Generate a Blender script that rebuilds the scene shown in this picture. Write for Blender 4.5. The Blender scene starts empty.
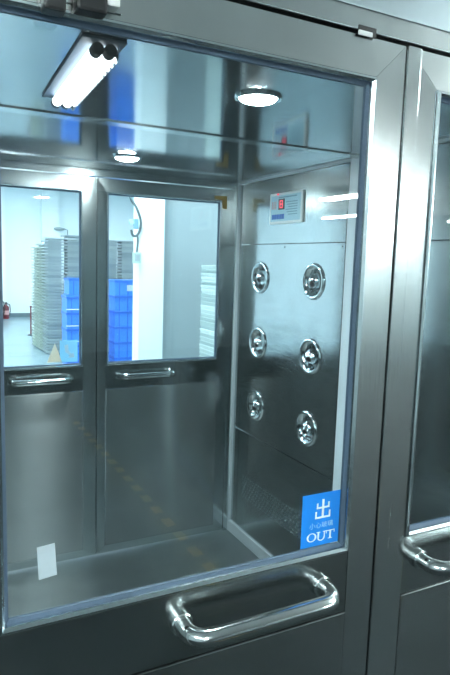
import bpy, bmesh, math, random
from mathutils import Vector, Matrix
random.seed(7)
SC = bpy.context.scene
COL = SC.collection

# ------------------------------------------------------------------ camera
CP = Vector((-0.7987, -0.8636, 1.6)); YAW, PITCH, ROLL, FPX = 27.2363, -7.2912, 1.748, 593.34
_y, _p, _r = [math.radians(a) for a in (YAW, PITCH, ROLL)]
_F = Vector((math.sin(_y)*math.cos(_p), math.cos(_y)*math.cos(_p), math.sin(_p)))
_R0 = Vector((math.cos(_y), -math.sin(_y), 0)); _U0 = _R0.cross(_F)
_R = math.cos(_r)*_R0 + math.sin(_r)*_U0; _U = math.cos(_r)*_U0 - math.sin(_r)*_R0
cam = bpy.data.cameras.new('camera'); camo = bpy.data.objects.new('camera', cam); COL.objects.link(camo)
m = Matrix(((_R.x, _U.x, -_F.x, CP.x), (_R.y, _U.y, -_F.y, CP.y), (_R.z, _U.z, -_F.z, CP.z), (0, 0, 0, 1)))
camo.matrix_world = m
cam.sensor_fit = 'VERTICAL'; cam.sensor_height = 36.0; cam.lens = FPX/675*36.0; cam.clip_start = 0.02; cam.clip_end = 100
SC.camera = camo

# ------------------------------------------------------------------ world, exposure, lamp strengths
w = bpy.data.worlds.new('world'); SC.world = w; w.use_nodes = True
w.node_tree.nodes['Background'].inputs[0].default_value = (0.75, 0.9, 1.0, 1)
w.node_tree.nodes['Background'].inputs[1].default_value = 0.05
vs = SC.view_settings; vs.view_transform = 'Standard'; vs.look = 'None'; vs.exposure = 0.75; vs.gamma = 1.0; vs.use_curve_mapping = False
E_BACK, E_OUT, E_DOWN, E_MIRRORED = 32.0, 88.0, 270.0, 6.0      # store room panels, ante-room lamps, chamber downlights, stand-in for the mirrored tube lamp
LAMP = (0.90, 0.99, 0.975)

SC.cycles.max_bounces = 16; SC.cycles.glossy_bounces = 12; SC.cycles.diffuse_bounces = 6; SC.cycles.transparent_max_bounces = 24

# ------------------------------------------------------------------ dimensions (metres)
W = 0.8108; D = 2.1337; ZC = 2.0365; ZTOP = 1.9965
ZK, ZOB, ZOT = 0.9175, 1.0441, 1.9327

# ------------------------------------------------------------------ materials
def lin(c): return tuple(((v/12.92) if v <= 0.04045 else ((v+0.055)/1.055)**2.4) for v in c)
def srgb(r, g, b): return lin((r/255, g/255, b/255))
MATS = {}
def newmat(name):
    mt = bpy.data.materials.new(name); mt.use_nodes = True; MATS[name] = mt
    nt = mt.node_tree; return mt, nt, nt.nodes['Principled BSDF']
def N(nt, t, **kw):
    n = nt.nodes.new(t)
    for k, v in kw.items(): setattr(n, k, v)
    return n
def steel(name, col, rough, aniso=0.0, streak=(1, 1, 1), wav=0.0, scratch=0.05, metallic=1.0, rvar=0.06):
    """brushed sheet: fine stretched grain in roughness and relief, slow waviness of the sheet"""
    mt, nt, b = newmat(name); L = nt.links
    tc = N(nt, 'ShaderNodeTexCoord'); mp = N(nt, 'ShaderNodeMapping'); mp.inputs['Scale'].default_value = streak
    L.new(tc.outputs['Object'], mp.inputs['Vector'])
    n1 = N(nt, 'ShaderNodeTexNoise'); n1.inputs['Scale'].default_value = 40; n1.inputs['Detail'].default_value = 5
    L.new(mp.outputs[0], n1.inputs['Vector'])
    mr = N(nt, 'ShaderNodeMapRange'); mr.inputs['To Min'].default_value = max(0.02, rough-rvar); mr.inputs['To Max'].default_value = rough+rvar
    mr.inputs['From Min'].default_value = 0.3; mr.inputs['From Max'].default_value = 0.7
    L.new(n1.outputs['Fac'], mr.inputs['Value']); L.new(mr.outputs[0], b.inputs['Roughness'])
    n3 = N(nt, 'ShaderNodeTexNoise'); n3.inputs['Scale'].default_value = 5.0; n3.inputs['Detail'].default_value = 6
    L.new(tc.outputs['Object'], n3.inputs['Vector'])
    cr = N(nt, 'ShaderNodeValToRGB'); cr.color_ramp.elements[0].position = 0.3; cr.color_ramp.elements[1].position = 0.7
    cr.color_ramp.elements[0].color = (*[c*0.86 for c in col], 1); cr.color_ramp.elements[1].color = (*col, 1)
    L.new(n3.outputs['Fac'], cr.inputs[0]); L.new(cr.outputs[0], b.inputs['Base Color'])
    b.inputs['Metallic'].default_value = metallic
    b1 = N(nt, 'ShaderNodeBump'); b1.inputs['Strength'].default_value = scratch; b1.inputs['Distance'].default_value = 0.0008
    L.new(n1.outputs['Fac'], b1.inputs['Height'])
    if wav:
        n2 = N(nt, 'ShaderNodeTexNoise'); n2.inputs['Scale'].default_value = 3.2; n2.inputs['Detail'].default_value = 1.0
        L.new(tc.outputs['Object'], n2.inputs['Vector'])
        b2 = N(nt, 'ShaderNodeBump'); b2.inputs['Strength'].default_value = 1.0; b2.inputs['Distance'].default_value = wav
        L.new(n2.outputs['Fac'], b2.inputs['Height']); L.new(b2.outputs[0], b1.inputs['Normal'])
    L.new(b1.outputs[0], b.inputs['Normal'])
    if aniso:
        tg = N(nt, 'ShaderNodeCombineXYZ'); tg.inputs[2].default_value = 1.0; L.new(tg.outputs[0], b.inputs['Tangent'])   # grain lies flat, highlights stretch upright
        b.inputs['Anisotropic'].default_value = aniso; b.inputs['Anisotropic Rotation'].default_value = 0.0
    return mt
def plain(name, col, rough=0.5, metallic=0.0, var=0.06, scale=6.0, spec=0.5):
    mt, nt, b = newmat(name); L = nt.links
    tc = N(nt, 'ShaderNodeTexCoord'); n = N(nt, 'ShaderNodeTexNoise'); n.inputs['Scale'].default_value = scale; n.inputs['Detail'].default_value = 4
    L.new(tc.outputs['Object'], n.inputs['Vector'])
    cr = N(nt, 'ShaderNodeValToRGB'); cr.color_ramp.elements[0].position = 0.3; cr.color_ramp.elements[1].position = 0.7
    cr.color_ramp.elements[0].color = (*[c*(1-var) for c in col], 1); cr.color_ramp.elements[1].color = (*[min(1, c*(1+var)) for c in col], 1)
    L.new(n.outputs['Fac'], cr.inputs[0]); L.new(cr.outputs[0], b.inputs['Base Color'])
    b.inputs['Roughness'].default_value = rough; b.inputs['Metallic'].default_value = metallic
    b.inputs['Specular IOR Level'].default_value = spec
    return mt
def emit(name, col, strength):
    mt = bpy.data.materials.new(name); mt.use_nodes = True; MATS[name] = mt; nt = mt.node_tree; nt.nodes.clear()
    e = N(nt, 'ShaderNodeEmission'); e.inputs[0].default_value = (*col, 1); e.inputs[1].default_value = strength
    o = N(nt, 'ShaderNodeOutputMaterial'); nt.links.new(e.outputs[0], o.inputs[0]); return mt
def glassmat(name, tint, ior=1.5):
    """window pane: fresnel mirror over a clear tinted pane"""
    mt = bpy.data.materials.new(name); mt.use_nodes = True; MATS[name] = mt; nt = mt.node_tree; nt.nodes.clear()
    tr = N(nt, 'ShaderNodeBsdfTransparent'); tr.inputs[0].default_value = (*tint, 1)
    gl = N(nt, 'ShaderNodeBsdfGlossy'); gl.inputs['Roughness'].default_value = 0.01
    lw = N(nt, 'ShaderNodeLayerWeight'); lw.inputs['Blend'].default_value = 0.5          # Schlick, the same from both faces of the pane
    pw = N(nt, 'ShaderNodeMath', operation='POWER'); pw.inputs[1].default_value = 5.0; f0 = ((ior-1)/(ior+1))**2
    fr = N(nt, 'ShaderNodeMath', operation='MULTIPLY_ADD'); fr.inputs[1].default_value = 1-f0; fr.inputs[2].default_value = f0
    nt.links.new(lw.outputs['Facing'], pw.inputs[0]); nt.links.new(pw.outputs[0], fr.inputs[0])
    mx = N(nt, 'ShaderNodeMixShader'); o = N(nt, 'ShaderNodeOutputMaterial'); L = nt.links
    L.new(fr.outputs[0], mx.inputs[0]); L.new(tr.outputs[0], mx.inputs[1]); L.new(gl.outputs[0], mx.inputs[2]); L.new(mx.outputs[0], o.inputs[0])
    return mt

ST = (0.50, 0.585, 0.60)
steel('steel_frame', (0.60, 0.645, 0.65), 0.17, 0.6, (6, 6, 0.35), 0.0006, 0.008, rvar=0.025)
steel('steel_rail', (0.60, 0.645, 0.65), 0.22, 0.0, (0.35, 6, 6), 0.0006, 0.008, rvar=0.025)
steel('steel_lock', (0.40, 0.435, 0.44), 0.19, 0.0, (0.4, 5, 5), 0.0005, 0.008, rvar=0.025)
steel('steel_kick', (0.48, 0.515, 0.52), 0.19, 0.6, (0.3, 5, 5), 0.0012, 0.006, rvar=0.03)
steel('steel_brushed', (0.52, 0.55, 0.55), 0.25, 1.0, (0.3, 5, 5), 0.0003, 0.0, rvar=0.01)
steel('steel_ceiling', (0.34, 0.385, 0.405), 0.10, 0.0, (0.3, 6, 6), 0.0004, 0.02, rvar=0.03)
steel('steel_wall', (0.50, 0.535, 0.535), 0.17, 0.4, (6, 0.35, 6), 0.0018, 0.03, rvar=0.04)
steel('steel_floor', (0.38, 0.41, 0.415), 0.36, 0.0, (2, 2, 2), 0.0006, 0.08)
steel('steel_bead', (0.62, 0.70, 0.73), 0.20, 0.0, (3, 3, 3), 0.0, 0.03)
steel('chrome', (0.72, 0.77, 0.78), 0.07, 0.0, (3, 3, 3), 0.0, 0.02, rvar=0.03)
steel('tube_steel', (0.62, 0.66, 0.66), 0.13, 0.0, (0.5, 6, 6), 0.0, 0.03, rvar=0.04)
steel('panel_upper', (0.42, 0.50, 0.54), 0.40, 0.0, (2, 2, 2), 0.0004, 0.03)
plain('trim_white', srgb(205, 216, 222), 0.35, 0.0, 0.04)
plain('gasket', srgb(72, 92, 112), 0.55, 0.0, 0.08)
plain('black', srgb(22, 25, 28), 0.45, 0.0, 0.1)
plain('dark_grey', srgb(60, 66, 70), 0.5, 0.0, 0.1)
plain('white_paint', srgb(232, 240, 242), 0.6, 0.0, 0.02, 1.5)
plain('wall_paint', srgb(226, 236, 240), 0.7, 0.0, 0.02, 1.0)
plain('grey_panel', srgb(152, 166, 170), 0.55, 0.0, 0.02, 1.0)
plain('white_plastic', srgb(232, 236, 236), 0.4, 0.0, 0.03)
plain('beige', srgb(222, 210, 184), 0.7, 0.0, 0.05)
plain('tan_tape', srgb(165, 140, 80), 0.5, 0.0, 0.1, 40)
plain('sticker_blue', srgb(34, 138, 234), 0.35, 0.0, 0.03)
plain('sticker_pale', srgb(120, 195, 232), 0.4, 0.0, 0.04)
plain('print_white', srgb(236, 246, 252), 0.5, 0.0, 0.02)
plain('print_pale', srgb(160, 205, 240), 0.5, 0.0, 0.02)
plain('paper', srgb(188, 204, 212), 0.6, 0.0, 0.05, 30)
plain('label_face', srgb(176, 214, 228), 0.4, 0.0, 0.03)
plain('print_blue', srgb(60, 110, 190), 0.4, 0.0, 0.05)
plain('print_grey', srgb(120, 160, 178), 0.5, 0.0, 0.05)
plain('tray_grey', srgb(128, 144, 148), 0.5, 0.0, 0.12, 2.0)
plain('tray_olive', srgb(150, 162, 154), 0.5, 0.0, 0.10, 2.0)
plain('tray_white', srgb(214, 224, 224), 0.5, 0.0, 0.08, 2.0)
plain('crate_blue', srgb(70, 140, 236), 0.4, 0.0, 0.12, 3.0)
plain('crate_deep', srgb(50, 112, 216), 0.4, 0.0, 0.12, 3.0)
plain('red_paint', srgb(112, 30, 40), 0.35, 0.0, 0.08)
plain('pink_label', srgb(206, 160, 160), 0.5, 0.0, 0.05)
plain('cable_grey', srgb(84, 100, 104), 0.5, 0.0, 0.05)
plain('socket_green', srgb(176, 196, 186), 0.45, 0.0, 0.04)
plain('floor_store', srgb(128, 150, 158), 0.22, 0.0, 0.08, 1.2)
plain('skirting_grey', srgb(96, 116, 122), 0.5, 0.0, 0.05)
plain('floor_ante', srgb(34, 43, 45), 0.7, 0.0, 0.12, 1.0, 0.2)
plain('ante_wall', srgb(150, 164, 168), 0.6, 0.0, 0.03, 1.0)
plain('tape_yellow', srgb(225, 180, 40), 0.5, 0.0, 0.05)
def paper(name, col):
    mt = bpy.data.materials.new(name); mt.use_nodes = True; MATS[name] = mt; nt = mt.node_tree; nt.nodes.clear(); L = nt.links
    d = N(nt, 'ShaderNodeBsdfDiffuse'); t_ = N(nt, 'ShaderNodeBsdfTranslucent'); mx = N(nt, 'ShaderNodeMixShader'); o = N(nt, 'ShaderNodeOutputMaterial')
    d.inputs[0].default_value = (*col, 1); t_.inputs[0].default_value = (*col, 1); mx.inputs[0].default_value = 0.55
    L.new(d.outputs[0], mx.inputs[1]); L.new(t_.outputs[0], mx.inputs[2]); L.new(mx.outputs[0], o.inputs[0])
paper('beige', srgb(230, 224, 210)); paper('sticker_pale', srgb(176, 224, 244)); paper('print_pale_white', srgb(240, 248, 250))
emit('lamp_back', (0.93, 0.985, 1.0), E_BACK); emit('lamp_out', LAMP, E_OUT); emit('lamp_down', (0.90, 0.985, 0.98), E_DOWN); emit('mirrored_lamp_glow', (0.95, 0.98, 1.0), E_MIRRORED)
emit('led_red', (1.0, 0.08, 0.12), 1.3)
glassmat('glass_near', (0.90, 0.955, 0.965), 1.5)
glassmat('glass_far', (0.95, 0.98, 0.985), 1.4)

# ------------------------------------------------------------------ mesh helpers
def link(o, parent=None):
    COL.objects.link(o)
    if parent is not None: o.parent = parent
    return o
def obj(name, bm, mat, parent=None, smooth=False, loc=None):
    me = bpy.data.meshes.new(name); bmesh.ops.recalc_face_normals(bm, faces=bm.faces[:]); bm.to_mesh(me); bm.free()
    if smooth:
        for p in me.polygons: p.use_smooth = True
        try: me.set_sharp_from_angle(angle=math.radians(40))
        except Exception: pass
    me.materials.append(MATS[mat]); o = bpy.data.objects.new(name, me); link(o, parent)
    if loc is not None: o.location = loc
    return o
def tag(o, label=None, cat=None, group=None, kind=None):
    if label: o['label'] = label
    if cat: o['category'] = cat
    if group: o['group'] = group
    if kind: o['kind'] = kind
    return o
def empty(name, loc=(0, 0, 0)):
    o = bpy.data.objects.new(name, None); o.location = loc; o.empty_display_size = 0.05; return link(o)
def box(bm, a, b, bevel=0.0):
    t = bmesh.new(); bmesh.ops.create_cube(t, size=1.0)
    for v in t.verts: v.co = Vector([(a[i]+b[i])/2 + v.co[i]*(b[i]-a[i]) for i in range(3)])
    if bevel: bmesh.ops.bevel(t, geom=t.edges[:], offset=bevel, segments=2, affect='EDGES', profile=0.6)
    merge(bm, t); return bm
def merge(bm, t):
    me = bpy.data.meshes.new('tmp'); t.to_mesh(me); t.free(); bm.from_mesh(me); bpy.data.meshes.remove(me)
def B(a, b, bevel=0.0): return box(bmesh.new(), a, b, bevel)
def loft(bm, pa, pb, closed=True):
    """solid between two matching profiles"""
    va = [bm.verts.new(p) for p in pa]; vb = [bm.verts.new(p) for p in pb]; n = len(pa)
    for i in range(n): bm.faces.new((va[i], va[(i+1) % n], vb[(i+1) % n], vb[i]))
    bm.faces.new(va[::-1]); bm.faces.new(vb); return bm
def ring_side(x0, x1, z0, z1, prof, side, sl=1, sr=1, st=1, sb=1):
    """one mitred side of a rectangular frame; prof = (inward distance, y)"""
    c = lambda d, cx, cz: (x0+d*sl if cx == 0 else x1-d*sr, z0+d*sb if cz == 0 else z1-d*st)
    ends = {'bottom': ((0, 0), (1, 0)), 'top': ((0, 1), (1, 1)), 'left': ((0, 0), (0, 1)), 'right': ((1, 0), (1, 1))}[side]
    P = []; g = 0.0009 if side in ('top', 'bottom') else 0.0          # open hairline at the mitres
    for cx, cz in ends: P.append([(c(d, cx, cz)[0]+(g if cx == 0 else -g), y, c(d, cx, cz)[1]) for d, y in prof])
    return loft(bmesh.new(), *P)
def tube(path, r, seg=14, bm=None, caps=True):
    bm = bm or bmesh.new(); path = [Vector(p) for p in path]; rings = []; nrm = None
    for i, p in enumerate(path):
        t = (path[min(i+1, len(path)-1)] - path[max(i-1, 0)]).normalized()
        if nrm is None:
            nrm = t.cross(Vector((0, 0, 1)))
            if nrm.length < 1e-3: nrm = t.cross(Vector((1, 0, 0)))
        nrm = (nrm - t*nrm.dot(t)).normalized(); bn = t.cross(nrm)
        rr = r(i/(len(path)-1)) if callable(r) else r
        rings.append([bm.verts.new(p + (nrm*math.cos(a)+bn*math.sin(a))*rr) for a in [2*math.pi*k/seg for k in range(seg)]])
    for a, b in zip(rings, rings[1:]):
        for k in range(seg): bm.faces.new((a[k], a[(k+1) % seg], b[(k+1) % seg], b[k]))
    if caps: bm.faces.new(rings[0][::-1]); bm.faces.new(rings[-1])
    return bm
def lathe(prof, seg=32, mat=Matrix.Identity(4), bm=None, close=False):
    """prof = (radius, height) about local Z"""
    bm = bm or bmesh.new(); rings = []
    for r, h in prof:
        if r < 1e-6: rings.append([bm.verts.new(mat @ Vector((0, 0, h)))])
        else: rings.append([bm.verts.new(mat @ Vector((r*math.cos(2*math.pi*k/seg), r*math.sin(2*math.pi*k/seg), h))) for k in range(seg)])
    for a, b in zip(rings, rings[1:]):
        for k in range(seg):
            k2 = (k+1) % seg
            if len(a) == 1 and len(b) == 1: continue
            if len(a) == 1: bm.faces.new((a[0], b[k2], b[k]))
            elif len(b) == 1: bm.faces.new((a[k], a[k2], b[0]))
            else: bm.faces.new((a[k], a[k2], b[k2], b[k]))
    return bm
def bez(pts, n=10):
    """smooth path through points (Catmull-Rom)"""
    P = [Vector(p) for p in pts]; P = [P[0]*2-P[1]] + P + [P[-1]*2-P[-2]]; out = []
    for i in range(1, len(P)-2):
        for k in range(n):
            t = k/n; a, b, c, d = P[i-1], P[i], P[i+1], P[i+2]
            out.append(0.5*((2*b)+(c-a)*t+(2*a-5*b+4*c-d)*t*t+(3*b-a-3*c+d)*t**3))
    out.append(P[-2]); return out
def extrude_poly(pts, y0, y1):
    """polygon in x,z given thickness along y"""
    return loft(bmesh.new(), [(x, y0, z) for x, z in pts], [(x, y1, z) for x, z in pts])
def struct(name, bm, mat, label=None): return tag(obj(name, bm, mat), label, None, None, 'structure')

# ================================================================== SETTING: the chamber shell
fl = struct('floor', B((-W-0.08, 0.0, -0.05), (W+0.08, D+0.05, -0.002)), 'dark_grey', 'brushed steel floor of the air shower chamber')
for i, (a, b) in enumerate(((0.0, 1.092), (1.096, D+0.05))):
    obj('floor_sheet', B((-W, a, -0.004), (W, b, 0.0)), 'steel_floor', fl)

ce = struct('ceiling', B((-W-0.12, 0.051, ZC+0.006), (W+0.12, D+0.05, ZC+0.06)), 'dark_grey', 'mirror-like steel ceiling of the chamber')
obj('ceiling_sheet', B((-W, 0.051, ZC), (W, 1.066, ZC+0.006)), 'steel_ceiling', ce)
obj('ceiling_sheet', B((-W, 1.122, ZC), (W, D, ZC+0.006)), 'steel_ceiling', ce)
obj('joint_strip', B((-W, 1.064, ZC-0.004), (W, 1.124, ZC+0.006), 0.001), 'steel_rail', ce)

NY = ((1.872, 1.390), (0.80, 0.318)); NZ = (1.5212, 1.173, 0.8261)
MODS = ((1.162, D-0.004), (0.055, 1.090))
def holed_panel(y0, y1, z0, z1, centres, s=0.17, r=0.066, th=0.004, seg=32):
    """sheet in the y,z plane (x = 0 front, +th back) with round holes"""
    bm = bmesh.new(); ys = sorted({y0, y1, *[round(c-s/2, 5) for c, _ in centres], *[round(c+s/2, 5) for c, _ in centres]})
    zs = sorted({z0, z1, *[round(c-s/2, 5) for _, c in centres], *[round(c+s/2, 5) for _, c in centres]})
    V = {}
    def v(y, z, x=0.0):
        k = (round(x, 5), round(y, 5), round(z, 5))
        if k not in V: V[k] = bm.verts.new(k)
        return V[k]
    for a, b in zip(ys, ys[1:]):
        for c, d in zip(zs, zs[1:]):
            hit = [h for h in centres if abs((a+b)/2-h[0]) < 1e-3 and abs((c+d)/2-h[1]) < 1e-3]
            if not hit: bm.faces.new((v(a, c), v(b, c), v(b, d), v(a, d))); continue
            cy, cz = hit[0]; sq = []; ci = []
            for k in range(seg):
                an = 2*math.pi*k/seg; m_ = max(abs(math.cos(an)), abs(math.sin(an)))
                sq.append(v(cy+math.cos(an)/m_*s/2, cz+math.sin(an)/m_*s/2)); ci.append((cy+math.cos(an)*r, cz+math.sin(an)*r))
            cf = [v(*p) for p in ci]; cb = [v(p[0], p[1], th+0.03) for p in ci]
            for k in range(seg):
                k2 = (k+1) % seg
                bm.faces.new((sq[k], sq[k2], cf[k2], cf[k])); bm.faces.new((cf[k], cf[k2], cb[k2], cb[k]))
    for (ya, za), (yb, zb) in (((y0, z0), (y1, z0)), ((y1, z0), (y1, z1)), ((y1, z1), (y0, z1)), ((y0, z1), (y0, z0))):
        bm.faces.new([bm.verts.new(p) for p in ((0, ya, za), (0, yb, zb), (th, yb, zb), (th, ya, za))])
    return bm
def louvre_field(y0, y1, z0, z1, ny, nz):
    """rows of small punched louvres standing proud of the sheet"""
    bm = bmesh.new()
    for i in range(ny):
        for j in range(nz):
            y = y0+(y1-y0)*(i+0.5)/ny + (0.006 if j % 2 else -0.006); z = z0+(z1-z0)*(j+0.5)/nz; hw, hh = 0.0080, 0.0036
            p = [(0, y-hw, z-hh), (0, y+hw, z-hh), (0, y+hw, z+hh), (0, y-hw, z+hh), (-0.004, y-hw*0.8, z-hh), (-0.004, y+hw*0.8, z-hh)]
            q = [bm.verts.new(c) for c in p]
            bm.faces.new((q[3], q[2], q[5], q[4])); bm.faces.new((q[0], q[3], q[4])); bm.faces.new((q[1], q[5], q[2])); bm.faces.new((q[0], q[4], q[5], q[1]))
    return bm
def side_wall(name, sgn, label):
    wl = struct(name, B((W+0.10, 0.051, 0.0), (W+0.14, D+0.05, ZC+0.006)) if sgn > 0 else B((-W-0.14, 0.051, 0.0), (-W-0.10, D+0.05, ZC+0.006)), 'dark_grey', label)
    def put(nm, bm, mt, smooth=False):
        if sgn < 0:
            for v_ in bm.verts: v_.co.x = -v_.co.x
        for v_ in bm.verts: v_.co.x += sgn*W
        return obj(nm, bm, mt, wl, smooth)
    for mi, (a, b) in enumerate(MODS):
        put('nozzle_panel', holed_panel(a+0.012, b-0.012, 0.648, 1.694, [(y, z) for y in NY[mi] for z in NZ]), 'steel_wall')
        put('upper_panel', B((0, a+0.012, 1.698), (0.004, b-0.012, ZC-0.012), 0.0008), 'steel_wall')
        lp = put('return_panel', B((0, a+0.012, 0.070), (0.004, b-0.012, 0.644), 0.0008), 'steel_wall')
        lv = put('return_louvres', louvre_field(a+0.22, b-0.13, 0.262, 0.398, 22, 7), 'steel_bead'); lv['kind'] = 'stuff'
        put('base_trim', B((-0.012, a+0.002, 0.0), (0.006, b-0.002, 0.066), 0.002), 'trim_white')
        put('ceiling_trim', B((-0.010, a, ZC-0.010), (0.004, b, ZC), 0.001), 'trim_white')
        for yy in (a+0.03, (a+b)/2, b-0.03):
            for zz in (1.680, 0.664):
                t = lathe([(0.0045, 0.0), (0.0045, 0.0012), (0.0025, 0.0025), (0, 0.0025)], 12, Matrix.Translation((0, yy, zz)) @ Matrix.Rotation(-math.pi/2, 4, 'Y'))
                put('screw', t, 'dark_grey')
    put('joint_post', B((-0.008, 1.092, 0.0), (0.01, 1.160, ZC), 0.002), 'trim_white')
    put('corner_trim', B((-0.014, D-0.012, 0.0), (0.004, D+0.002, ZC), 0.002), 'trim_white')
    return wl
side_wall('wall_right', 1, 'brushed steel chamber wall with six round air nozzles and white joint posts')
side_wall('wall_left', -1, 'brushed steel chamber wall facing the nozzle wall')

# ------------------------------------------------------------------ front frame and ante-room shell
wf = struct('wall_front', B((-W-0.14, 0.0, 2.04), (W+0.14, 0.05, 2.7), 0.002), 'panel_upper', 'grey steel fascia panel above the near doors')
obj('fascia_end', B((-4.0, 0.0, 0.0), (-W-0.141, 0.05, 2.7)), 'ante_wall', wf); obj('fascia_end', B((W+0.141, 0.0, 0.0), (9.0, 0.05, 2.7)), 'ante_wall', wf)
df = struct('trim_1', B((-W-0.14, -0.004, 2.002), (W+0.14, 0.05, 2.0365), 0.0015), 'steel_rail', 'brushed steel head of the near door frame')
obj('jamb', B((-W-0.139, -0.004, 0.0), (-0.768, 0.05, 2.001), 0.0015), 'steel_frame', df)
obj('jamb', B((0.768, -0.004, 0.0), (W+0.139, 0.05, 2.001), 0.0015), 'steel_frame', df)
obj('gap_backing', B((-0.765, 0.030, 1.985), (0.765, 0.0495, 2.0015)), 'black', df)  # black strip added behind the head gap so chamber light leaves it dark
for q_ in (-1, 1): obj('gap_backing', B((q_*0.7665-0.0012, 0.02, 0.01), (q_*0.7665+0.0012, 0.0495, 1.984)), 'black', df)  # same added black backing, darkening the side gaps
df = struct('trim_2', B((-W, D, 2.002), (W, D+0.05, ZC), 0.0015), 'steel_rail', 'brushed steel head of the far door frame')
obj('jamb', B((-W, D, 0.0), (-0.768, D+0.05, 2.001), 0.0015), 'steel_frame', df)
obj('jamb', B((0.768, D, 0.0), (W, D+0.05, 2.001), 0.0015), 'steel_frame', df)

# ------------------------------------------------------------------ doors
def handle(x0, x1, z, yf, parent):
    so, R, r = 0.060, 0.034, 0.0155; path = [(x0, yf, z), (x0, yf-(so-R), z)]
    for k in range(1, 9):
        a = math.pi/2*k/8; path.append((x0+R*(1-math.cos(a)), yf-(so-R)-R*math.sin(a), z))
    for k in range(1, 9): path.append((x0+R+(x1-x0-2*R)*k/8, yf-so, z))
    for k in range(1, 9):
        a = math.pi/2*k/8; path.append((x1-R+R*math.sin(a), yf-so+R*(1-math.cos(a)), z))
    path.append((x1, yf, z))
    h = obj('handle', tube(path, r, 20), 'tube_steel', parent, True); h['label'] = 'polished tubular steel pull handle'
    for x in (x0, x1):
        obj('collar', lathe([(0.0, 0.011), (0.0185, 0.011), (0.0205, 0.009), (0.0205, 0.0), (0, 0)], 24, Matrix.Translation((x, yf, z)) @ Matrix.Rotation(math.pi/2, 4, 'X')), 'tube_steel', h, True)
    return h
def leaf(name, x0, x1, bx0, bx1, yf, label, hx, gm, astragal=None):
    """x0..x1 leaf, bx0..bx1 outside of the glazing bead"""
    th = 0.044; z0 = 0.010; zb = 0.052
    d = tag(empty(name, ((x0+x1)/2, yf, 0.0)), label, 'door', None, 'structure')
    off = Matrix.Translation((-(x0+x1)/2, -yf, 0))
    def P(nm, bm, mt, smooth=False, parent=None):
        bmesh.ops.transform(bm, matrix=off, verts=bm.verts[:]); return obj(nm, bm, mt, parent or d, smooth)
    prof = [(0, yf+0.001), (0.02, yf), (1.0, yf), (1.0, yf+0.016), (0.55, yf+th), (0, yf+th)]
    kw = dict(sl=bx0-x0, sr=x1-bx1, st=ZTOP-ZOT, sb=zb-z0)
    if x1 < 0.1: P('edge_backing', B((x1+0.0001, yf+0.008, z0), (x1+0.0021, yf+th-0.002, ZTOP-0.002)), 'black')  # added black strip that keeps the gap between the leaves dark
    P('stile', ring_side(x0, x1, z0, ZTOP, prof, 'left', **kw), 'steel_frame'); P('stile', ring_side(x0, x1, z0, ZTOP, prof, 'right', **kw), 'steel_frame')
    P('top_rail', ring_side(x0, x1, z0, ZTOP, prof, 'top', **kw), 'steel_rail'); P('bottom_rail', ring_side(x0, x1, z0, ZTOP, prof, 'bottom', **kw), 'steel_rail')
    P('lock_rail', B((bx0+0.0006, yf+0.001, ZK+0.001), (bx1-0.0006, yf+th-0.001, ZOB-0.0008), 0.0008), 'steel_lock')
    P('kick_panel', B((bx0+0.0012, yf-0.0015, zb+0.0012), (bx1-0.0012, yf+th-0.0035, ZK-0.0014), 0.0018), 'steel_brushed' if yf > 1 else 'steel_kick')
    bead = [(0.0016, yf+0.004), (0.0016, yf-0.003), (0.0035, yf-0.0065), (0.0065, yf-0.0065), (0.0105, yf-0.001), (0.0110, yf+0.006), (0.0006, yf+0.006)]
    gask = [(0.0006, yf+0.0065), (0.0108, yf+0.0065), (0.0165, yf+0.0085), (0.0165, yf+0.0150), (0.0006, yf+0.0155)]
    for s in ('left', 'right', 'top', 'bottom'):
        P('glazing_bead', ring_side(bx0, bx1, ZOB, ZOT, bead, s), 'steel_bead'); P('gasket', ring_side(bx0, bx1, ZOB, ZOT, gask, s), 'gasket')
    P('glass_pane', B((bx0+0.013, yf+0.0095, ZOB+0.013), (bx1-0.013, yf+0.0140, ZOT-0.013)), gm)
    hh = handle(hx[0]-(x0+x1)/2, hx[1]-(x0+x1)/2, 0.988, 0.0015, d)
    if astragal: P('astragal', B((astragal[0], yf-0.0045, z0), (astragal[1], yf+0.0005, ZTOP), 0.001), 'steel_frame')
    return d
leaf('door_1', -0.764, -0.0022, -0.7145, -0.0675, 0.0, 'near steel door with tall glass, blue OUT sticker and a large tubular handle', (-0.422, -0.131), 'glass_near')
leaf('door_2', 0.0022, 0.764, 0.0775, 0.7095, 0.0, 'near steel door at the right edge of the picture with an astragal strip', (0.124, 0.43), 'glass_near', (-0.0005, 0.031))
leaf('door_3', -0.764, -0.0016, -0.7095, -0.0700, D, 'far steel door with beige triangle and pale blue sticker on its glass', (-0.420, -0.140), 'glass_far')
leaf('door_4', 0.0016, 0.764, 0.0480, 0.7000, D, 'far steel door in front of the white column, beside the nozzle wall', (0.120, 0.415), 'glass_far')

# ------------------------------------------------------------------ ante-room (camera side)
struct('floor_ante', B((-4.0, -9.0, -0.05), (9.0, -0.001, 0.0)), 'floor_ante', 'dark grey-green floor outside the near doors')
struct('ceiling_ante', B((-4.0, -9.0, 2.7), (9.0, 0.05, 2.75)), 'white_paint', 'ceiling of the room outside the near doors')
struct('wall_ante_left', B((-4.05, -9.0, 0.0), (-4.0, 0.0, 2.7)), 'ante_wall', 'plain wall left of the near doors')
struct('wall_ante_right', B((9.0, -9.0, 0.0), (9.05, 0.05, 2.7)), 'ante_wall', 'plain wall far right of the near doors')
struct('wall_ante_back', B((-4.05, -9.05, 0.0), (9.05, -9.0, 2.7)), 'ante_wall', 'plain wall facing the near doors')

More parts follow.
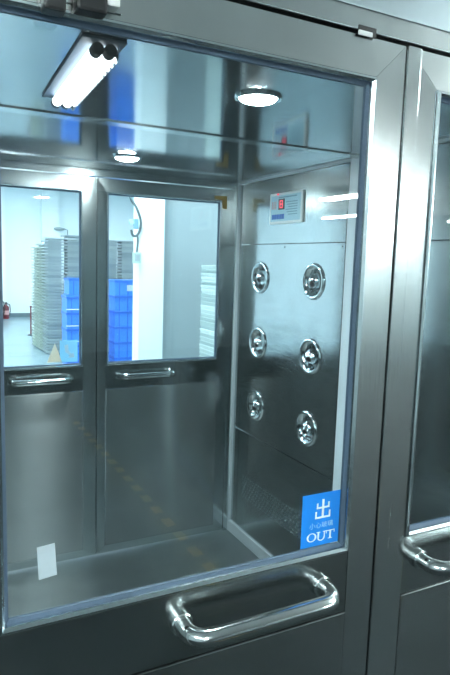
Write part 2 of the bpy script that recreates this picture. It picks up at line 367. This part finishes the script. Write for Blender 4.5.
# ------------------------------------------------------------------ store room beyond the far doors
YB = 15.38
struct('floor_store', B((-5.0, D+0.05, -0.05), (9.0, YB, 0.0)), 'floor_store', 'glossy grey floor of the store room')
struct('ceiling_store', B((-5.0, D+0.05, 3.4), (9.0, YB, 3.45)), 'wall_paint', 'white ceiling of the store room')
bw = struct('wall_back', B((-5.0, YB, 0.0), (9.0, YB+0.05, 3.4)), 'wall_paint', 'white far wall of the store room')
for xa, xb in ((0.30, 1.16), (2.05, 2.5)): obj('pilaster', B((xa, YB-0.12, 0.0), (xb, YB, 3.4)), 'white_paint', bw)
struct('baseboard_back', B((-5.0, YB-0.02, 0.0), (9.0, YB, 0.10)), 'skirting_grey', 'dark grey skirting along the far wall')
struct('wall_store_left', B((-5.05, D, 0.0), (-5.0, YB, 3.4)), 'wall_paint', 'white left wall of the store room')
struct('wall_store_right', B((9.0, D, 0.0), (9.05, YB, 3.4)), 'wall_paint', 'white right wall of the store room')
fw = struct('wall_store_front', B((-5.0, D+0.002, 0.0), (-W-0.141, D+0.05, 3.4)), 'wall_paint', 'store room wall around the far doors')
obj('wall_piece', B((W+0.141, D+0.002, 0.0), (9.0, D+0.05, 3.4)), 'wall_paint', fw); obj('wall_piece', B((-W-0.14, D+0.002, ZC+0.061), (W+0.14, D+0.05, 3.4)), 'wall_paint', fw)
struct('wall_partition', B((1.40, 5.16, 0.0), (8.99, 5.24, 3.4)), 'grey_panel', 'light grey partition panel to the right of the white column')
struct('column', B((1.205, 5.0, 0.0), (1.475, 5.20, 3.4), 0.004), 'white_paint', 'square white column seen through the far right door')

# ================================================================== lamps
def ceiling_panel(loc, sx, sy, label, group, mt):
    t = tag(empty('ceiling_light', loc), label, 'light', group)
    obj('frame', B((-sx/2-0.02, -sy/2-0.02, -0.03), (sx/2+0.02, sy/2+0.02, 0.0), 0.003), 'white_plastic', t)
    obj('diffuser', B((-sx/2, -sy/2, -0.036), (sx/2, sy/2, -0.028)), mt, t)
for x in (-2.5, 0.6, 3.6):
    for y in (4.0, 6.8, 9.6, 12.6):
        ceiling_panel((x, y, 3.4), 0.6, 1.2, f"white panel light on the store room ceiling, {['left', 'middle', 'right'][[-2.5, 0.6, 3.6].index(x)]} row, {['first', 'second', 'third', 'fourth'][[4.0, 6.8, 9.6, 12.6].index(y)]} from the far doors", 'store room panel lights', 'lamp_back')
WORDS = ('third', 'fifth', 'fourth', 'added to light the ceiling, nearest', 'second', 'sixth', 'seventh', 'ninth', 'eighth and rightmost', 'tenth and farthest right')
for i, (x, y) in enumerate(((-2.4, -1.6), (-2.4, -4.8), (-1.2, -2.6), (2.1, -0.75), (4.6, -1.8), (4.28, -5.5), (7.0, -5.6), (6.3, -8.2), (7.4, -8.0), (8.4, -7.0))):  # nearest and fourth lamps are unseen, added to brighten the ceiling the steel mirrors
    t = tag(empty('hanging_tube_light', (x, y, 2.50)), f"hanging twin tube light outside, {WORDS[i]} from the near doors", 'light', 'ante-room tube lights')
    obj('batten', B((-0.03, -0.62, 0.03), (0.03, 0.62, 0.06), 0.004), 'white_plastic', t)
    for sx in (-0.055, 0.055): obj('tube', tube([(sx, -0.6, 0.0), (sx, 0.6, 0.0)], 0.018, 12), 'lamp_out', t, True)
    for sy in (-0.6, 0.6):
        obj('end_holder', B((-0.08, sy-0.015, -0.02), (0.08, sy+0.015, 0.035), 0.004), 'white_plastic', t)
        obj('chain', tube([(0, sy*0.8, 0.06), (0, sy*0.8, 0.20)], 0.004, 6), 'dark_grey', t)
for (x, y), lab in (((0.016, 0.569), 'round glowing downlight nearest the camera in the steel ceiling'), ((0.015, 1.697), 'round glowing downlight in the steel ceiling near the far doors')):
    t = tag(empty('downlight', (x, y, ZC)), lab, 'light', 'chamber downlights')
    obj('bezel', lathe([(0.050, -0.004), (0.054, -0.008), (0.062, -0.006), (0.065, 0.0)], 40), 'chrome', t, True)
    obj('lens', lathe([(0.050, -0.004), (0.046, -0.009), (0.036, -0.013), (0.0, -0.015)], 40), 'lamp_down', t, True)

# added stand-in for a twin tube lamp mirrored in the near glass
t = tag(empty('mirrored_tube_lamp', (-0.447, 0.62, ZC)), 'stand-in for a twin tube lamp with black end caps, mirrored in the near glass', 'light')
t.rotation_euler.z = math.radians(-1.6)
LY = 0.245
obj('housing', B((-0.048, -LY-0.01, -0.006), (0.044, LY+0.01, 0.0), 0.002), 'gasket', t)  # added plate hides the tubes' mirror image; its dark blue stands for reflected ceiling
for sx in (-0.0135, 0.0135):
    tb = obj('tube', tube([(sx, -LY+0.012, -0.020), (sx, LY-0.012, -0.020)], 0.0122, 20), 'mirrored_lamp_glow', t, True)
    for sy in (-1, 1):
        obj('end_cap', lathe([(0, -0.006), (0.0110, -0.006), (0.0132, -0.003), (0.0132, 0.020), (0, 0.022)], 24, Matrix.Translation((sx, sy*(LY-0.004), -0.020)) @ Matrix.Rotation(sy*math.pi/2, 4, 'X')), 'black', t, True)
rf = obj('reflector', B((0.0270, -LY, -0.033), (0.0282, LY, -0.005)), 'chrome', t)
for k in range(16):
    y = -LY+0.018+(2*LY-0.036)*k/15
    obj('louvre', lathe([(0.008, -0.0015), (0.0115, -0.0015), (0.0115, 0.0015), (0.008, 0.0015), (0.008, -0.0015)], 14, Matrix.Translation((0.0300, y, -0.027)) @ Matrix.Rotation(math.pi/2, 4, 'Y')), 'chrome', rf)

# ================================================================== air nozzles
ROWS = ('upper', 'middle', 'lower')
def nozzle_meshes():
    out = []
    bm = lathe([(0.085, 0.0), (0.085, 0.004), (0.080, 0.010), (0.073, 0.010), (0.064, 0.002), (0.056, -0.010), (0.049, -0.026), (0.044, -0.040)], 40)
    out.append(('flange', bm, 'chrome'))
    r = 0.0385; a0 = math.asin(0.019/r); pr = []
    for k in range(0, 13):
        a = a0+(math.radians(125)-a0)*k/12; pr.append((r*math.sin(a), r*math.cos(a)))
    lip = [(0.0150, r*math.cos(a0)-0.002), (0.0150, r*math.cos(a0)+0.004), (0.0190, r*math.cos(a0)+0.003)]
    out.append(('swivel_ball', lathe(lip+pr, 32), 'chrome'))
    out.append(('bore', lathe([(0.0151, r*math.cos(a0)), (0.012, -0.012), (0, -0.014)], 24), 'black'))
    return out
NOZ = []
for nm, bm, mt in nozzle_meshes():
    me = bpy.data.meshes.new(nm); bmesh.ops.recalc_face_normals(bm, faces=bm.faces[:]); bm.to_mesh(me); bm.free()
    for p in me.polygons: p.use_smooth = True
    me.materials.append(MATS[mt]); NOZ.append((nm, me))
def nozzle(sgn, y, z, label, group):
    t = tag(empty('air_nozzle', (sgn*W, y, z)), label, 'nozzle', group)
    t.rotation_euler = (0, -sgn*math.pi/2, 0)
    for nm, me in NOZ:
        o = bpy.data.objects.new(nm, me); link(o, t)
        if nm != 'flange':
            o.location = (0, 0, -0.016); o.rotation_euler = (math.radians(18), math.radians(-22)*sgn, 0)
for mi in (0, 1):
    for ci, y in enumerate(NY[mi]):
        for ri, z in enumerate(NZ):
            if mi == 0: lab = f"chrome air nozzle, {ROWS[ri]} row, {'nearer the far doors' if ci == 0 else 'nearer the white joint post'}"
            else: lab = f"chrome air nozzle, {ROWS[ri]} row, behind the right-hand near door, {'deeper one' if ci == 0 else 'front one'}"
            nozzle(1, y, z, lab, 'air nozzles on the right wall')
            nozzle(-1, y, z, f"chrome air nozzle on the opposite left wall, {ROWS[ri]} row, {('far', 'second', 'third', 'near')[mi*2+ci]} column", 'air nozzles on the left wall')

# ================================================================== control panel
t = tag(empty('control_panel', (W, 1.642, 1.795)), 'pale blue control panel with red digit display on the steel wall', 'control panel')
def cp(nm, a, b, mt, bev=0.0, parent=None): return obj(nm, B((a[0], a[1], a[2]), (b[0], b[1], b[2]), bev), mt, parent or t)
# local y runs away from the camera, so reading direction is -y
cp('housing', (-0.010, -0.146, 0.0), (0.0, 0.146, 0.150), 'white_plastic', 0.003)
fc = cp('face_plate', (-0.0115, -0.132, 0.012), (-0.0098, 0.132, 0.138), 'label_face', 0.0005)
dp = cp('display', (-0.0145, 0.005, 0.068), (-0.011, 0.058, 0.120), 'dark_grey', 0.001)
for a, b in (((0.018, 0.076), (0.044, 0.080)), ((0.018, 0.092), (0.044, 0.096)), ((0.018, 0.108), (0.044, 0.112)), ((0.018, 0.076), (0.022, 0.112)), ((0.040, 0.076), (0.044, 0.112))):
    obj('digit_bar', B((-0.0155, a[0], a[1]), (-0.0140, b[0], b[1])), 'led_red', dp)
for k in range(5): cp('button', (-0.0145, 0.098-k*0.023, 0.022), (-0.011, 0.116-k*0.023, 0.046), 'print_blue', 0.0008)
for k in range(3): cp('indicator', (-0.0135, 0.082+k*0.016, 0.072+0.0), (-0.011, 0.088+k*0.016, 0.110), 'pink_label', 0.0006)
for k in range(6): obj('print_line', B((-0.0120, -0.108, 0.040+k*0.012), (-0.0114, -0.030+(k % 3)*0.012, 0.044+k*0.012)), 'print_grey', fc)
obj('print_line', B((-0.0120, -0.100, 0.124), (-0.0114, 0.060, 0.130)), 'print_grey', fc)
cp('lamp', (-0.0150, 0.062, 0.140), (-0.0095, 0.074, 0.148), 'led_red', 0.001)

# ================================================================== stickers and papers on the glass
GY = 0.0093
def text_mesh(s, size, font_bold=0.0):
    cu = bpy.data.curves.new('t', 'FONT'); cu.body = s; cu.size = size; cu.align_x = 'CENTER'; cu.align_y = 'CENTER'; cu.extrude = 0.0003; cu.offset = font_bold
    o = bpy.data.objects.new('t', cu); COL.objects.link(o); bpy.context.view_layer.update()
    me = bpy.data.meshes.new_from_object(o.evaluated_get(bpy.context.evaluated_depsgraph_get())); bpy.data.objects.remove(o); bpy.data.curves.remove(cu); return me
def text_obj(name, s, size, x, z, y, mt, parent, bold=0.0, sx=1.0):
    me = text_mesh(s, size, bold); me.transform(Matrix.Scale(sx, 4, (1, 0, 0))); me.transform(Matrix.Rotation(math.pi/2, 4, 'X')); me.materials.clear(); me.materials.append(MATS[mt])
    o = bpy.data.objects.new(name, me); link(o, parent); o.location = (x, y, z); return o
def stroke_char(name, rects, parent, mt, y, polys=()):
    bm = bmesh.new()
    for i_, (x0, z0, x1, z1) in enumerate(rects): box(bm, (x0, y-0.0004-0.00004*i_, z0), (x1, y, z1))
    for p in polys: loft(bm, [(a, y-0.0004, c) for a, c in p], [(a, y, c) for a, c in p])
    return obj(name, bm, mt, parent)
sx0, sx1, sz0, sz1 = -0.1760, -0.0885, 1.0655, 1.1700
st = tag(empty('out_sticker', ((sx0+sx1)/2, GY, sz0)), 'blue OUT sticker with white characters in the corner of the glass', 'sticker')
wd, ht = sx1-sx0, sz1-sz0
obj('sheet', B((-wd/2, -0.0006, 0), (wd/2, 0.0, ht)), 'sticker_blue', st)
Y = -0.0006
c = 0.004; q = 0.0024        # the character for exit: two stacked mountains
cx, cz = c, 0.0720
stroke_char('exit_character', [(cx-q, cz-0.01440, cx+q, cz+0.01980), (cx-0.01485, cz+0.00180, cx+0.01485, cz+0.00522), (cx-0.01485, cz+0.00180, cx-0.01125, cz+0.01305), (cx+0.01125, cz+0.00180, cx+0.01485, cz+0.01305),
    (cx-0.01755, cz-0.01755, cx+0.01755, cz-0.01413), (cx-0.01755, cz-0.01755, cx-0.01395, cz-0.00360), (cx+0.01395, cz-0.01755, cx+0.01755, cz-0.00360)], st, 'print_white', Y)
text_obj('small_characters', '\u5c0f\u5fc3\u73bb\u7483', 0.0125, 0.002, 0.0400, Y, 'print_pale', st, 0.0, 1.12)
def arc(cx, cz, rx, rz, tx, tz, a0, a1, n=18):
    out = []
    for k in range(n):
        a = a0+(a1-a0)*k/n; b = a0+(a1-a0)*(k+1)/n
        f = lambda an, ex, ez: (cx+ex*math.cos(an), cz+ez*math.sin(an))
        out.append([f(a, rx, rz), f(b, rx, rz), f(b, rx-tx, rz-tz), f(a, rx-tx, rz-tz)])
    return out
lz = 0.0185; hx_ = 0.0086
stroke_char('letter', [], st, 'print_white', Y, arc(-0.0195, lz, 0.0112, hx_, 0.0038, 0.0014, 0, 2*math.pi, 28))
ux = 0.003
stroke_char('letter', [(ux-0.0088, lz-0.003, ux-0.0050, lz+hx_), (ux+0.0062, lz-0.003, ux+0.0082, lz+hx_), (ux-0.0112, lz+hx_-0.0014, ux-0.0026, lz+hx_), (ux+0.0036, lz+hx_-0.0014, ux+0.0108, lz+hx_)], st, 'print_white', Y, arc(ux-0.0003, lz-0.003, 0.0085, 0.0069, 0.0030, 0.0018, math.pi, 2*math.pi, 14))
tx = 0.0240
stroke_char('letter', [(tx-0.0019, lz-hx_, tx+0.0019, lz+hx_), (tx-0.0100, lz+hx_-0.0017, tx+0.0100, lz+hx_), (tx-0.0048, lz-hx_, tx+0.0048, lz-hx_+0.0013), (tx-0.0100, lz+hx_-0.0060, tx-0.0086, lz+hx_), (tx+0.0086, lz+hx_-0.0060, tx+0.0100, lz+hx_)], st, 'print_white', Y)

pp = extrude_poly([(-0.0135, 0.0), (0.0135, 0.003), (0.0105, 0.0545), (-0.0160, 0.0520)], -0.0006, 0.0)
tag(obj('paper_label', pp, 'paper', None, False, (-0.640, GY, 1.114)), 'blank whitish paper label stuck low on the near glass', 'label')
FY = D+0.0093
tag(obj('paper_triangle', extrude_poly([(-0.037, 0), (0.037, 0), (0.002, 0.098)], -0.001, 0.0), 'beige', None, False, (-0.211, FY, 1.071)), 'beige paper triangle at the bottom of the far left glass', 'paper')
ps = tag(empty('glass_sticker', (-0.140, FY, 1.070)), 'pale blue sticker with white arrow in the corner of the far left glass', 'sticker')
obj('sheet', B((-0.045, -0.0008, 0.0), (0.044, 0.0, 0.110)), 'sticker_pale', ps)
obj('mark', extrude_poly([(-0.022, 0.085), (-0.004, 0.090), (-0.002, 0.060), (0.016, 0.040), (0.022, 0.052), (0.030, 0.022), (-0.004, 0.022), (0.004, 0.032), (-0.018, 0.052)], -0.0014, -0.0007), 'print_pale_white', ps)
tp = extrude_poly([(-0.055, -0.006), (0.018, -0.004), (0.020, -0.075), (-0.006, -0.072), (-0.010, -0.026), (-0.052, -0.024)], -0.0012, 0.0)
tag(obj('corner_tape', tp, 'tan_tape', None, False, (0.708, D-0.0068, 1.962)), 'tan tape patch at the top corner of the far right door', 'tape')

# ================================================================== door closer, lock
dc = tag(empty('door_closer', (-0.58, 0.0, 1.93)), 'black door closer at the top left of the near door', 'door closer')
obj('body', B((-0.066, -0.030, -0.012), (-0.037, -0.002, 0.050), 0.004), 'black', dc)
obj('body_cover', B((-0.024, -0.030, -0.004), (0.018, -0.002, 0.050), 0.004), 'black', dc)
obj('mounting_plate', B((-0.075, -0.003, 0.010), (0.045, 0.0, 0.058), 0.001), 'steel_rail', dc)
obj('end_cap', B((0.018, -0.028, 0.009), (0.036, -0.003, 0.048), 0.003), 'white_plastic', dc)
obj('arm', tube([(-0.05, -0.018, 0.045), (-0.03, -0.024, 0.085), (0.12, -0.022, 0.088)], 0.007, 10), 'dark_grey', dc, True)
lk = tag(empty('door_lock', (-0.099, 0.0, 1.998)), 'small black lock notch with white bolt above the near door', 'lock')
obj('notch', B((-0.018, -0.0055, -0.005), (0.020, -0.0035, 0.011)), 'black', lk)
obj('bolt', B((-0.020, -0.0085, -0.006), (0.010, -0.0055, 0.002), 0.001), 'white_plastic', lk)

# ================================================================== store room contents
def tray_mesh(sx, sy, h, e=0.045):
    """shallow stackable tray: rim proud of a tapered body"""
    bm = bmesh.new()
    box(bm, (-sx/2+e, -sy/2+e, 0.0), (sx/2-e, sy/2-e, h*0.56)); box(bm, (-sx/2, -sy/2, h*0.56), (sx/2, sy/2, h*0.985)); return bm
def mesh_of(bm, name, mt):
    me = bpy.data.meshes.new(name); bmesh.ops.recalc_face_normals(bm, faces=bm.faces[:]); bm.to_mesh(me); bm.free(); me.materials.append(MATS[mt]); return me
def varied(name, c0, c1):
    mt, nt, b = newmat(name); oi = N(nt, 'ShaderNodeObjectInfo'); cr = N(nt, 'ShaderNodeValToRGB')
    cr.color_ramp.elements[0].color = (*c0, 1); cr.color_ramp.elements[1].color = (*c1, 1)
    nt.links.new(oi.outputs['Random'], cr.inputs[0]); nt.links.new(cr.outputs[0], b.inputs['Base Color']); b.inputs['Roughness'].default_value = 0.5
varied('tray_grey', srgb(148, 162, 166), srgb(178, 190, 192)); varied('tray_olive', srgb(160, 172, 162), srgb(186, 196, 186)); varied('tray_white', srgb(150, 168, 166), srgb(206, 218, 214))
TH = 0.05
me_grey = mesh_of(tray_mesh(0.300, 0.37, TH), 'tray', 'tray_grey'); me_olive = mesh_of(tray_mesh(0.300, 0.37, TH), 'tray', 'tray_olive'); me_white = mesh_of(tray_mesh(0.42, 0.36, 0.04, 0.008), 'tray', 'tray_white')
def ordinal(i): return 'topmost, first' if i == 1 else f"{i}{'th' if 10 <= i % 100 <= 20 else {1: 'st', 2: 'nd', 3: 'rd'}.get(i % 10, 'th')}"
def stack(x, y, n, me, h, lab, grp):
    for k in range(n):
        o = bpy.data.objects.new('tray', me); link(o)
        o.location = (x+random.uniform(-.004, .004), y+random.uniform(-.005, .005), k*h); o.rotation_euler.z = random.uniform(-.006, .006)
        tag(o, lab.replace('tray in', 'tray, '+ordinal(n-k)+' from the top of'), 'tray', grp)
SY = 9.185
stack(1.152, SY, 38, me_grey, TH, 'grey tray in the leftmost front stack, far left glass', 'trays of the leftmost front stack')
stack(1.460, SY, 39, me_grey, TH, 'grey tray in the second stack, behind blue crates', 'trays of the second stack')
stack(1.768, SY, 38, me_grey, TH, 'grey tray in the third stack, behind the far stiles', 'trays of the third stack')
stack(2.076, SY, 38, me_grey, TH, 'grey tray in the fourth stack, far right glass', 'trays of the fourth stack')
stack(2.384, SY, 38, me_grey, TH, 'grey tray in the fifth stack, beside white column', 'trays of the fifth stack')
stack(1.120, SY+0.40, 36, me_olive, TH, 'pale greenish tray in the stack behind the leftmost one', 'trays of the first greenish stack')
stack(1.110, SY+0.80, 35, me_olive, TH, 'pale greenish tray in the rearmost stack on the left', 'trays of the rear greenish stack')
stack(1.93, 4.42, 39, me_white, 0.04, 'white tray in the stack before the grey partition', 'white trays by the partition')

def crate_meshes(sx, sy, h):
    body = bmesh.new(); t_ = 0.012
    box(body, (-sx/2, -sy/2, 0), (sx/2, sy/2, 0.012))
    for a, b in (((-sx/2, -sy/2, 0.012), (sx/2, -sy/2+t_, h)), ((-sx/2, sy/2-t_, 0.012), (sx/2, sy/2, h)), ((-sx/2, -sy/2+t_, 0.012), (-sx/2+t_, sy/2-t_, h)), ((sx/2-t_, -sy/2+t_, 0.012), (sx/2, sy/2-t_, h))): box(body, a, b)
    rim = bmesh.new()
    for a, b in (((-sx/2-0.01, -sy/2-0.01, h-0.03), (sx/2+0.01, -sy/2, h)), ((-sx/2-0.01, sy/2, h-0.03), (sx/2+0.01, sy/2+0.01, h)), ((-sx/2-0.01, -sy/2, h-0.03), (-sx/2, sy/2, h)), ((sx/2, -sy/2, h-0.03), (sx/2+0.01, sy/2, h))): box(rim, a, b)
    rib = B((-0.006, -0.008, 0.0), (0.006, 0.0, h-0.032))
    return mesh_of(body, 'body', 'crate_blue'), mesh_of(rim, 'rim', 'crate_deep'), mesh_of(rib, 'rib', 'crate_deep')
CS, CD, CH = 0.36, 0.30, 0.215
cb, crm, crb = crate_meshes(CS, CD, CH)
def crate(x, y, z, label, grp):
    t = tag(empty('crate', (x, y, z)), label, 'crate', grp)
    link(bpy.data.objects.new('body', cb), t); link(bpy.data.objects.new('rim', crm), t)
    for sx in (-0.12, 0.0, 0.12):
        o = bpy.data.objects.new('rib', crb); link(o, t); o.location = (sx, -CD/2, 0)
    return t
LEV = ('bottom', 'second', 'third', 'fourth', 'fifth', 'topmost')
for k in range(5): crate(1.092, 7.20, k*(CH+0.002), f'blue plastic crate in the short left stack, {LEV[k] if k < 4 else "topmost"} from the floor', 'blue crates, short stack')
for k in range(6): crate(1.215, 7.62, k*(CH+0.002), f'blue plastic crate in the taller stack behind the short one, {LEV[k]} from the floor', 'blue crates, tall stack')
for k in range(6): crate(1.775, 7.30, k*(CH+0.002), f'blue plastic crate in the stack seen through the far right glass, {LEV[k]} from the floor', 'blue crates, right stack')
tag(obj('paper_tag', B((-0.07, -0.004, -0.05), (0.09, 0.0, 0.035)), 'paper', None, False, (1.83, 7.138, 1.20)), 'white paper tag on the top blue crate beside the column', 'tag')
for z in (0.91, 0.69, 0.48):
    tag(obj('packing_strap', B((-0.19, -0.003, -0.006), (0.19, 0.0, 0.006)), 'white_plastic', None, False, (1.092, 7.036, z)), {0.91: 'upper', 0.69: 'middle', 0.48: 'lower'}[z]+' white strap across the short blue crate stack', 'strap')

# cable, plug and socket on the column
cbx = 1.19; cyy = 4.975
ca = tag(empty('power_cable', (1.18, cyy, 1.61)), 'grey hanging cable with hook loop and socket box on the white column', 'cable')
def rel(p): return (p[0]-1.18, p[1]-cyy, p[2]-1.61)
obj('cord', tube([rel(p) for p in bez([(1.02, 4.99, 2.60), (1.09, 4.98, 2.23), (1.16, cyy, 2.11), (1.205, cyy, 1.99), (1.200, cyy, 1.90), (1.165, cyy, 1.835), (1.125, cyy, 1.835), (1.108, cyy, 1.89)], 8)], 0.013, 10), 'cable_grey', ca, True)
obj('drop_cord', tube([rel(p) for p in bez([(1.172, cyy, 1.84), (1.178, cyy, 1.77), (1.168, cyy, 1.66)], 8)], 0.010, 10), 'cable_grey', ca, True)
br = obj('plug', B(rel((1.135, cyy-0.02, 1.90)), rel((1.180, cyy+0.03, 2.00)), 0.008), 'print_grey', ca)
obj('plug_clip', B(rel((1.085, cyy-0.01, 1.945)), rel((1.136, cyy+0.01, 1.985)), 0.004), 'label_face', br)
sb = obj('socket_box', B(rel((1.125, cyy-0.025, 1.555)), rel((1.210, cyy+0.024, 1.665)), 0.008), 'socket_green', ca)
obj('socket_face', B(rel((1.142, cyy-0.028, 1.575)), rel((1.193, cyy-0.024, 1.645)), 0.002), 'grey_panel', sb)

# extinguishers and small things along the far wall
def extinguisher(x, y, h, r, label, mt='red_paint'):
    t = tag(empty('fire_extinguisher', (x, y, 0.0)), label, 'fire extinguisher', 'fire extinguishers by the far wall')
    obj('cylinder', lathe([(0, 0), (r, 0), (r, h*0.68), (r*0.8, h*0.77), (r*0.35, h*0.83), (r*0.3, h*0.86), (0, h*0.86)], 20), mt, t, True)
    obj('valve', B((-r*0.3, -r*0.3, h*0.86), (r*0.3, r*0.3, h*0.93), 0.004), 'dark_grey', t)
    obj('lever', B((-r*0.3, -r*1.1, h*0.93), (r*0.3, r*0.2, h), 0.004), 'black', t)
    obj('hose', tube([(r*0.3, 0, h*0.9), (r*1.2, -r*0.3, h*0.85), (r*1.3, -r*0.5, h*0.5), (r*1.1, -r*0.5, h*0.2)], r*0.16, 8), 'black', t, True)
    obj('label_band', lathe([(r*1.01, h*0.25), (r*1.01, h*0.5)], 20), 'pink_label', t, True)
extinguisher(0.94, 14.9, 0.50, 0.085, 'dark red fire extinguisher standing at the far left by the wall')
extinguisher(1.10, 14.95, 0.42, 0.075, 'smaller dark red fire extinguisher right of the taller one')
bp = tag(empty('barrier_post', (1.163, 11.55, 0.0)), 'thin dark red post beside the greenish tray stack', 'post')
obj('foot', lathe([(0, 0.0), (0.07, 0.0), (0.07, 0.012), (0.02, 0.03), (0, 0.03)], 16), 'black', bp, True)
obj('pole', tube([(0, 0, 0.02), (0, 0, 0.56)], 0.014, 10), 'red_paint', bp, True)
obj('knob', lathe([(0, 0.555), (0.022, 0.56), (0.022, 0.59), (0, 0.60)], 12), 'red_paint', bp, True)
el = tag(empty('emergency_light', (2.49, YB-0.18, 2.32)), 'white oval wall lamp above the grey trays', 'light')
obj('body', lathe([(0, -0.06), (0.10, -0.05), (0.15, 0.0), (0.10, 0.05), (0, 0.06)], 20, Matrix.Scale(0.3, 4, (0, 0, 1)) @ Matrix.Rotation(math.pi/2, 4, 'X')), 'grey_panel', el, True)
obj('wire', tube([(0.13, 0.05, 0.0), (0.22, 0.05, -0.02), (0.23, 0.05, -0.25)], 0.012, 8), 'skirting_grey', el, True)

# ================================================================== ante-room floor tape (mirrored in the near glass)
ft = tag(empty('floor_tape', (0.51, -3.2, 0.0)), 'yellow dashed marking tape on the floor outside', 'tape')
for k in range(16): obj('dash', B((-0.03, -1.6+k*0.2, 0.0), (0.03, -1.6+k*0.2+0.11, 0.0015)), 'tape_yellow', ft)
